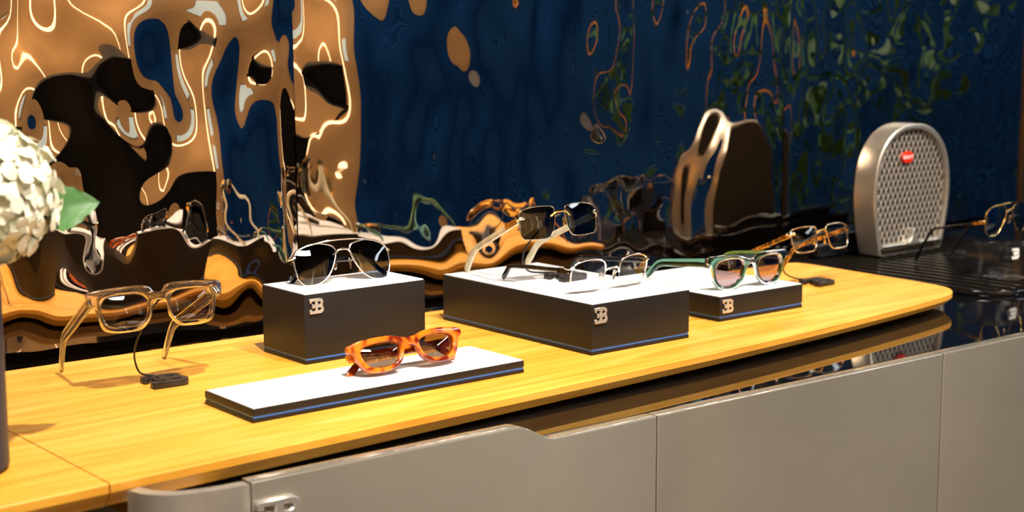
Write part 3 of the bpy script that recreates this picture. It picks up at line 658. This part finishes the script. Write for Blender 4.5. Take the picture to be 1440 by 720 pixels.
# pointed foot at the bottom of the mesh
link(remap(curve_me(smooth2([(-0.014, 0.017), (-0.005, 0.030), (0.001, 0.046), (0.008, 0.034), (0.018, 0.017)], 4), [], 0.007, 0.002), lambda x, y, z: (x, 0.004+z, y)), 'pointed_foot', M_alu, gs, 40)
bd = link(remap(curve_me([(0.0180*math.cos(2*math.pi*k/40), 0.0108*math.sin(2*math.pi*k/40)) for k in range(40)], [], 0.0015, 0.0006), lambda x, y, z: (x-0.014, 0.0060+z, y+0.1745)), 'oval_badge', M_red, gs, 40)
bd['label'] = 'red oval badge with white lettering'
tx = bpy.data.curves.new('lettering', 'FONT'); tx.body = 'BUGATTI'; tx.size = 0.0082; tx.align_x = 'CENTER'; tx.align_y = 'CENTER'; tx.extrude = 0.0003; tx.offset = 0.00012
link(remap(bake(tx), lambda x, y, z: (x*0.9-0.014, 0.0036-z, y+0.1745)), 'lettering', M_text, bd)
# acrylic block under the aviators
ab = empty('acrylic_block', (2.118, 1.283, ZP+0.0003)); tag(ab, 'clear acrylic block with a white two-letter emblem on the ribbed base', 'display block')
box('block', -0.036, 0.036, -0.030, 0.030, 0, 0.055, M_acry, ab, 0.0008)
emblem(ab, 0.0035, -0.0312, 0.0285, 0.020, 0.0175, 0.0006, M_text, 0.0)
# dark block at the edge of the view
bk = tag(box('display_block', 2.176, 2.25, 1.262, 1.30, ZP+0.0003, ZP+0.045, M_blk, None, 0.001), 'small matt black block close beside the clear acrylic block', 'display block')

# ------------------------------------------------------------------ vase with hydrangea
VX, VY = 0.406, 1.240
vz = empty('vase', (VX, VY, ZW+0.0003)); tag(vz, 'tall navy blue vase on the shorter oak board', 'vase')
bm = bmesh.new(); prof = [(0.046, 0), (0.0505, 0.004), (0.051, 0.16), (0.0505, 0.166), (0.048, 0.166), (0.047, 0.16), (0.047, 0.02)]
N = 40; rings = [[bm.verts.new((r_*math.cos(2*math.pi*k/N), r_*math.sin(2*math.pi*k/N), z)) for k in range(N)] for r_, z in prof]
for A, B in zip(rings, rings[1:]):
    for k in range(N): bm.faces.new((A[k], A[(k+1) % N], B[(k+1) % N], B[k]))
bm.faces.new(rings[0][::-1]); bm.faces.new(rings[-1])
link(mesh_of(bm), 'body', M_navy, vz, 40)
hy = empty('hydrangea', (VX, VY, ZW+0.03)); tag(hy, 'cream white hydrangea bloom with a green leaf in the navy vase', 'flower')
bm = bmesh.new()
for k in range(4):
    a0 = math.pi/2*k
    pr = [(0.0008, 0, 0), (0.004, -0.0034, 0.0008), (0.008, -0.0046, 0.0015), (0.0112, -0.0026, 0.0007), (0.0120, 0, 0.0), (0.0112, 0.0026, 0.0007), (0.008, 0.0046, 0.0015), (0.004, 0.0034, 0.0008)]
    M_ = Matrix.Rotation(a0, 3, 'Z'); bm.faces.new([bm.verts.new(M_ @ Vector(p)) for p in pr])
fm = bpy.data.meshes.new('floret'); bmesh.ops.triangulate(bm, faces=bm.faces); bm.to_mesh(fm); bm.free(); fm.materials.append(M_petal)
FC = Vector((0.044, -0.005, 0.210)); FR = Vector((0.057, 0.057, 0.059))
bm = bmesh.new(); bmesh.ops.create_icosphere(bm, subdivisions=3, radius=1)
for v in bm.verts: v.co = FC + Vector([v.co[i]*FR[i]*0.84 for i in range(3)])
link(mesh_of(bm), 'flower_head', M_petal, hy, 180)
for i in range(150):
    zz = 1-2*(i+0.5)/150; ph = i*2.39996; rr = math.sqrt(1-zz*zz); d = Vector((rr*math.cos(ph), rr*math.sin(ph), zz))
    o = bpy.data.objects.new('floret', fm); COL.objects.link(o); o.parent = hy
    k = random.uniform(0.93, 1.06); o.location = FC + Vector([d[j]*FR[j]*k*0.96 for j in range(3)])
    o.rotation_euler = (d + Vector((random.uniform(-.35, .35), random.uniform(-.35, .35), random.uniform(-.35, .35)))).to_track_quat('Z', 'X').to_euler()
    o.rotation_euler.rotate_axis('Z', random.uniform(0, 1.5)); s_ = random.uniform(1.35, 1.8); o.scale = (s_, s_, s_)
tube('stem', [(0, 0, 0.0), (0.008, -0.002, 0.09), (0.036, -0.005, 0.18)], 0.004, M_leaf, hy)
bm = bmesh.new(); n = 12; rows = []
for i in range(n+1):
    u = i/n; wd = 0.030*math.sin(math.pi*min(1, u**0.8))**0.8*(1-0.25*u); row = []
    for j in range(-4, 5):
        v = j/4; ser = 1+0.05*math.cos(i*3.1) if abs(j) == 4 else 1
        row.append(bm.verts.new((0.085*u, v*wd*ser, -0.02*u*u+0.009*abs(v)*wd/0.03 + 0.0016*math.cos((i*0.5-abs(v))*9)*abs(v))))
    rows.append(row)
for A, B in zip(rows, rows[1:]):
    for j in range(8): bm.faces.new((A[j], A[j+1], B[j+1], B[j]))
lf = link(mesh_of(bm), 'leaf', M_leaf, hy, 180)
lf.scale = (0.56, 0.80, 0.8)
lx = (Vector(r2)*0.95 + Vector((0, 0, 0.33))).normalized(); lz = (-Vector(fw)+Vector((0, 0, 0.25))); lz = (lz - lx*lz.dot(lx)).normalized(); ly = lz.cross(lx)
lf.rotation_euler = Matrix((lx, ly, lz)).transposed().to_euler()
lf.location = Vector(px(60, 303, 1.235)) - hy.location
